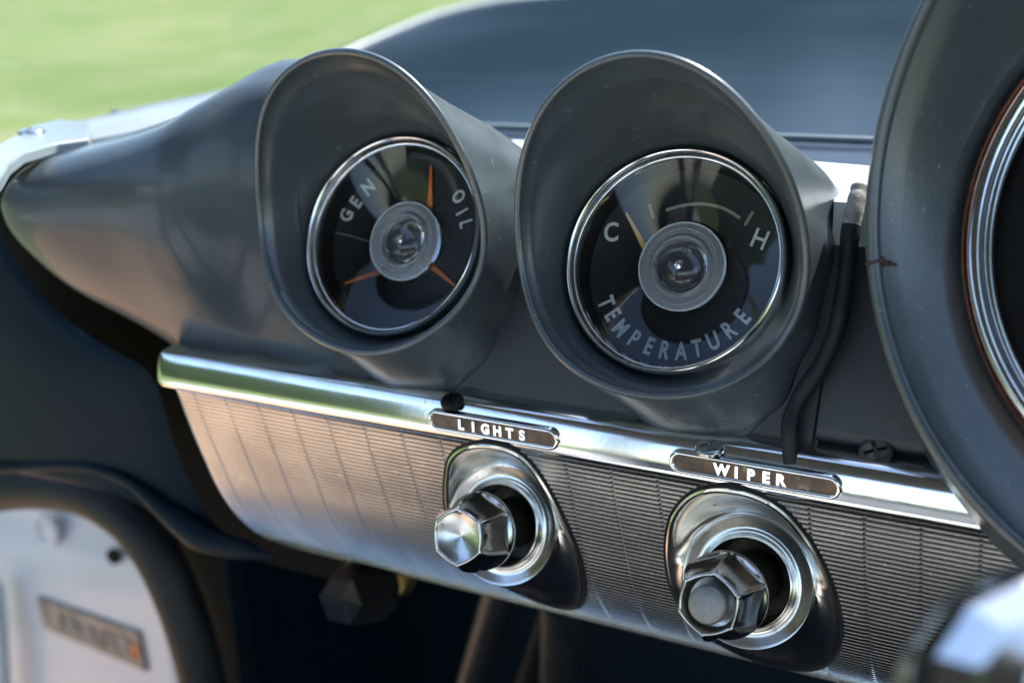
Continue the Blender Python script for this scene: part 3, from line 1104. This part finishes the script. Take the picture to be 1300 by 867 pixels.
# ---- left of the dash: side panel, pillar trim, weather strip, door -------------
gapedge = [(-26, 248), (-2, 290), (30, 344), (76, 398), (127, 435), (180, 465), (203, 500), (219, 556), (241, 612), (265, 655), (296, 686), (332, 702)]
rowsR = smooth_line([at(x, y, .412) for x, y in gapedge], 40)
rowsL = smooth_line([at(x, y, .412) for x, y in ((-90, 250), (-90, 300), (-90, 350), (-90, 400), (-90, 450), (-85, 500), (-70, 545), (-40, 582), (20, 596), (100, 592), (170, 618), (262, 686))], 40)
rws = []
for a, b in zip(rowsL, rowsR):
    row = []
    for i in range(25):
        u = i / 24
        p = a.lerp(b, u)
        p.y += -.010 * sin(pi * min(1, u * 1.0)) ** .6
        row.append(p)
    rws.append(row)
# lower lip rolls away
side = empty('side_panel')
tag(side, 'dark navy painted panel left of the dash above the door opening', 'panel')
v, f = grid(rws)
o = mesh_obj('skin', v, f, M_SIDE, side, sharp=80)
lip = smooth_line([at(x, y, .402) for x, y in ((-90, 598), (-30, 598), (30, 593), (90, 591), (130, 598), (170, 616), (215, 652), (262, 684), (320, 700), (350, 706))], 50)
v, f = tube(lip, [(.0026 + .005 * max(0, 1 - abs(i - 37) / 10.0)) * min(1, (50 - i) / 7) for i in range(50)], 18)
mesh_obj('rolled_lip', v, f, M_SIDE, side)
# added black sheet standing in for the shade in the gaps
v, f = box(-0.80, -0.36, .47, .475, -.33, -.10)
o = mesh_obj('gap_shade', v, f, M_DARKHOLE, side)

pt = [(-60, 205), (0, 187), (40, 164), (75, 155), (112, 158), (116, 168), (114, 180), (70, 186), (30, 198), (12, 212), (0, 232), (-60, 260)]
pl = [onplane(x, y, V((0, 0, -.074)), V((0, 0, 1))) for x, y in pt]
n = len(pl)
ptr = empty('pillar_trim')
tag(ptr, 'pale grey windscreen pillar trim end with a small screw', 'trim')
up_ = [p + V((0, 0, .0015)) for p in pl]
dn_ = [p + V((0, 0, -.004)) for p in pl]
o = mesh_obj('cover', up_ + dn_, [tuple(range(n)), tuple(range(2 * n - 1, n - 1, -1))] + [(i, (i + 1) % n, n + (i + 1) % n, n + i) for i in range(n)], M_TRIM, ptr, sharp=30)
bevel(o, .0012, 3)
screw(onplane(40, 168, V((0, 0, -.072)), V((0, 0, 1))), V((0, 0, 1)), .006, M_KNOB, ptr, dome=.3)

ws = smooth_line([at(x, y, .47) for x, y in ((-60, 640), (0, 622), (60, 618), (115, 628), (165, 660), (200, 705), (226, 760), (246, 820), (260, 880), (266, 930))], 60)
v, f = tube(ws, .0145, 20)
o = mesh_obj('weather_strip', v, f, M_RUBBER)
tag(o, 'black rubber weather strip curving over the white door edge', 'weather strip')
v, f = tube([p + V((-.012, .008, -.010)) for p in ws], .0035, 10)
mesh_obj('pale_edge', v, f, noise_mat('tan piping', (.20, .17, .13), (.15, .13, .10), 60, .6), o)

dj = empty('door_edge')
tag(dj, 'white painted door edge with a stamped metal plate behind the weather strip', 'door')
JY = .56
rws = []
for j in range(21):
    z = -.24 - .36 * j / 20
    row = []
    xr = at(225, 760, JY).x
    for i in range(25):
        x = -1.02 + (1.02 + xr) * i / 24
        y = JY + .012 * math.exp(-((z + .395 - .10 * (x + .7)) / .022) ** 2) + .02 * max(0, x + .60)
        if x < -.80:
            y -= .0
        row.append(V((x, y, z)))
    rws.append(row)
v, f = grid(rws)
o = mesh_obj('skin', v, f, M_JAMB, dj, sharp=60)
md = o.modifiers.new('thick', 'SOLIDIFY')
md.thickness = .006
md.offset = 0
pc = [at(x, y, JY - .006) for x, y in ((46, 757), (176, 803), (186, 853), (55, 797))]
P0 = sum(pc, V()) / 4
up_ = pc
dn_ = [p + V((0, .004, 0)) for p in pc]
o = mesh_obj('data_plate', up_ + dn_, [(0, 1, 2, 3), (7, 6, 5, 4), (0, 4, 5, 1), (1, 5, 6, 2), (2, 6, 7, 3), (3, 7, 4, 0)], M_PLATE, dj, smooth=False)
bevel(o, .001, 2)
rv = []
for u0, u1, v0, v1 in ((.20, .24, .3, .75), (.27, .33, .35, .7), (.36, .40, .3, .75), (.46, .54, .3, .8), (.58, .64, .35, .8), (.68, .74, .3, .8), (.80, .90, .25, .85)):
    q = [pc[0].lerp(pc[1], u).lerp(pc[3].lerp(pc[2], u), w_) + V((0, -.0008, 0)) for u, w_ in ((u0, v0), (u1, v0), (u1, v1), (u0, v1))]
    rv.append((q + [p + V((0, .002, 0)) for p in q], [(0, 1, 2, 3), (7, 6, 5, 4), (0, 4, 5, 1), (1, 5, 6, 2), (2, 6, 7, 3), (3, 7, 4, 0)]))
v, f = join(*rv)
mesh_obj('stamped_marks', v, f, noise_mat('stamped mark grey', (.30, .30, .31), (.05, .05, .06), 160, .4), o, smooth=False)
v, f = join((lambda q: (q + [p + V((0, .002, 0)) for p in q], [(0, 1, 2, 3), (7, 6, 5, 4)]))([pc[0].lerp(pc[1], u).lerp(pc[3].lerp(pc[2], u), w_) + V((0, -.0009, 0)) for u, w_ in ((.91, .35), (.95, .35), (.95, .7), (.91, .7))]))
mesh_obj('orange_mark', v, f, M_ORANGE, o, smooth=False)
for (px, py, r_, m_) in ((60, 672, .0085, M_JAMB), (146, 705, .004, M_BLACKPL)):
    P = at(px, py, JY - .004)
    v, f = lathe([(r_ * 1.6, 0), (r_ * 1.5, .003), (r_ * 1.1, .0032), (r_ * .9, .001), (r_ * .5, .0015), (.0001, .003)], 32)
    mesh_obj('bolt', [P + V((a.x, -a.z, a.y)) for a in v], f, m_, dj)
v, f = tube([at(-6, 740, .54), at(0, 800, .54), at(6, 900, .54)], .006, 12)
mesh_obj('bright_edge', v, f, M_PALE, dj)

# ---- under the dash -------------------------------------------------------------
def bar(name, a, b, ya, yb, r, mat, label, cat, group=None):
    A, B = at(*a, ya), at(*b, yb)
    v, f = tube([A.lerp(B, i / 8) for i in range(9)], r, 14)
    o = mesh_obj(name, v, f, mat)
    tag(o, label, cat, group)
    return o


M_BAR = noise_mat('dark bracket paint', (.009, .010, .012), (.013, .014, .016), 40, .4, .5)
bar('support_bracket', (640, 735), (590, 900), .52, .58, .010, M_BAR, 'thin dark bracket hanging in the shade under the ribbed panel', 'bracket')
bar('steering_shaft', (716, 760), (708, 920), .50, .60, .0125, M_BAR, 'straight dark grey shaft in the shade under the ribbed panel', 'shaft')
bar('pedal_arm', (700, 770), (655, 900), .56, .62, .006, M_BAR, 'slanting dark pedal arm beside the straight shaft under the dash', 'pedal')

# pull knob hanging under the panel
kA, kB = at(512, 730, .455), at(432, 762, .395)
ax_ = (kB - kA).normalized()
yy_ = (V((0, 0, 1)) - ax_ * ax_.z).normalized()
xx_ = yy_.cross(ax_)
pk = empty('pull_knob', frame(kA, xx_, yy_, ax_))
tag(pk, 'small black faceted pull knob on a brass shaft under the panel', 'knob')
Lk = (kB - kA).length
n_ = 48
rws = []
for rr, z, sh in ((.5, Lk - .030, 0), (1.0, Lk - .030, 0), (1.05, Lk - .026, 0), (1.0, Lk - .022, .6), (.82, Lk - .004, 1), (.72, Lk, 1), (.60, Lk - .001, .6), (.02, Lk - .003, 0)):
    row = []
    for i in range(n_):
        a = 2 * pi * i / n_
        q = a % (pi / 3)
        r_ = rr * .0155 * (sh * cos(pi / 6) / cos(q - pi / 6) * 1.06 + 1 - sh)
        row.append(V((r_ * cos(a), r_ * sin(a), z)))
    rws.append(row)
v, f = grid(rws, close_u=True)
f.append(tuple(range(n_)))
mesh_obj('cap', v, f, M_BLACKPL, pk, sharp=40)
v, f = lathe([(.004, -.01), (.004, Lk - .029)], 24)
mesh_obj('shaft', v, f, M_BRASS, pk)
v, f = lathe([(.0001, .014), (.0085, .014), (.0092, .012), (.0092, .004), (.0085, .002), (.004, .002)], 32)
mesh_obj('ferrule', v, f, M_BRASS, pk)

# ---- blurred chrome thing at the near corner ----------------------------------
P = at(1372, 925, .18)
ax_ = V((.2, -.45, .55)).normalized()
yy_ = (V((0, 0, 1)) - ax_ * ax_.z).normalized()
xx_ = yy_.cross(ax_)
sc_ = empty('steering_column', frame(P, xx_, yy_, ax_))
tag(sc_, 'pale chrome steering column end blurred in the near corner', 'steering column')
v, f = lathe([(.012, -.12), (.014, -.03), (.018, -.025), (.023, -.016), (.024, -.010), (.0255, -.008), (.0255, -.004), (.024, -.002), (.0235, .003), (.018, .006), (.017, .009), (.011, .011), (.009, .008), (.0001, .008)], 14)
mesh_obj('collar', v, f, M_CHROME, sc_, sharp=12)
v, f = lathe([(.0262, -.008), (.0275, -.006), (.0275, -.002), (.0262, 0)], 48)
mesh_obj('ring', v, f, M_CHROME, sc_)

# ---- the rest of the car ---------------------------------------------------------
hood = empty('car_bonnet')
tag(hood, 'dark blue grey car bonnet seen through the windscreen', 'bonnet')
CR = smooth_line([onplane(x, y, V((-.75, 0, 0)), V((1, 0, 0))) for x, y in ((330, 106), (400, 80), (455, 55), (500, 36), (540, 21), (590, 8), (640, 0), (720, -6))], 60)


def crest_z(Y):
    if Y <= CR[0].y:
        return CR[0].z - .12 * (CR[0].y - Y)
    for a, b in zip(CR[:-1], CR[1:]):
        if a.y <= Y <= b.y:
            return a.z + (b.z - a.z) * (Y - a.y) / max(1e-6, b.y - a.y)
    return CR[-1].z - .03 * (Y - CR[-1].y)


rws = []
for j in range(41):
    Y = .555 + 1.75 * j / 40
    zc = -.094 + .052 * (1 - math.exp(-(Y - .55) / .45)) - .05 * max(0, (Y - 1.7)) ** 2
    row = []
    for i in range(61):
        X = -.95 + 1.95 * i / 60
        crest = crest_z(Y)
        z = zc
        if X < -.30:
            u = (-.30 - X) / .45
            z = zc + (crest - zc) * min(u, 1) ** 2 - .004 * sin(pi * min(u, 1)) 
        if X < -.75:
            z = crest - ((-.75 - X) / .2) ** 1.8 * .22
        row.append(V((X, Y, z)))
    rws.append(row)
v, f = grid(rws)
mesh_obj('skin', v, f, M_HOOD, hood, sharp=70)
v, f = tube([p + V((0.012, 0, .000)) for p in CR[6:]], .0040, 12)
mesh_obj('edge_glint', v, f, M_SILVER, hood)  # pale tube standing in for the sun glint along the bonnet shoulder
v, f = tube([V((-.6 + 1.4 * i / 20, .556, -.089)) for i in range(21)], .0018, 10)
mesh_obj('rear_edge', v, f, M_TRIM, hood)
v, f = box(-.45, .6, .478, .556, -.115, -.0925)
mesh_obj('vent_panel', v, f, M_GAP, hood)

wsd = empty('windscreen')
tag(wsd, 'clear windscreen glass above the dash with grass beyond', 'windscreen')
a, b = V((0, .585, -.095)), V((0, .10, .42))
rws = []
for j in range(9):
    row = []
    for i in range(33):
        x = -.98 + 1.96 * i / 32
        p = a.lerp(b, j / 8)
        row.append(V((x, p.y - .0, p.z)))
    rws.append(row)
v, f = grid(rws)
mesh_obj('pane', v, f, M_GLASS, wsd, face_to=V((0, -1, -1)))
v, f = join(tube([V((-.98, .585, -.095)), V((-.98, .10, .42))], .016), tube([V((.98, .585, -.095)), V((.98, .10, .42))], .016), tube([V((-.98, .10, .42)), V((.98, .10, .42))], .016))
mesh_obj('frame', v, f, M_CHROME, wsd)

body = empty('body_shell')
tag(body, 'dark navy inner body of the car under the dash', 'car body')
v, f = box(-.72, .8, .86, .88, -.85, -.13)
mesh_obj('firewall', v, f, M_NAVY, body)
v, f = box(-.74, .8, -1.75, .86, -.90, -.86)
mesh_obj('floor_pan', v, f, M_CARPET, body)
v, f = box(-.66, -.62, .62, .86, -.86, -.13)
mesh_obj('kick_panel', v, f, M_NAVY, body)
v, f = box(at(238, 800, .50).x, at(305, 800, .50).x, .495, .51, -.86, -.20)
mesh_obj('inner_panel', v, f, M_NAVY, body)
v, f = box(.76, .80, -1.06, .86, -.86, -.35)
mesh_obj('far_side', v, f, M_NAVY, body)

v, f = box(-.82, .82, -1.75, .10, .42, .45)
bevel(mesh_obj('roof', v, f, M_LINER, body), .012, 3)
for x0, x1 in ((-.80, -.75), (.75, .80)):
    v, f = box(x0, x1, -1.16, -1.06, -.9, .42)
    mesh_obj('door_pillar', v, f, M_JAMB, body)
    v, f = box(x0, x1, -1.75, -1.16, -.9, -.27)
    mesh_obj('quarter_panel', v, f, M_LINER, body)
    v, f = box(x0, x1, -1.75, -1.62, -.27, .42)
    mesh_obj('rear_pillar', v, f, M_LINER, body)
v, f = box(-.75, .75, -1.75, -1.68, -.9, -.12)
mesh_obj('rear_panel', v, f, M_LINER, body)
for x0, lab in ((-.53, 'off white bucket seat behind the wheel facing the gauge pods'), (.06, 'off white bucket seat on the passenger side facing the dash')):
    seat = empty('bucket_seat', Matrix.Translation((x0 + .24, -.45, -.6)))
    tag(seat, lab, 'seat', 'bucket seats facing the dash')
    v, f = box(-.24, .24, -.25, .25, -.2, .06)
    bevel(mesh_obj('cushion', v, f, M_SEAT, seat), .06, 6)
    v, f = box(-.24, .24, -.42, -.26, -.2, .40)
    bevel(mesh_obj('backrest', v, f, M_SEAT, seat), .06, 6)
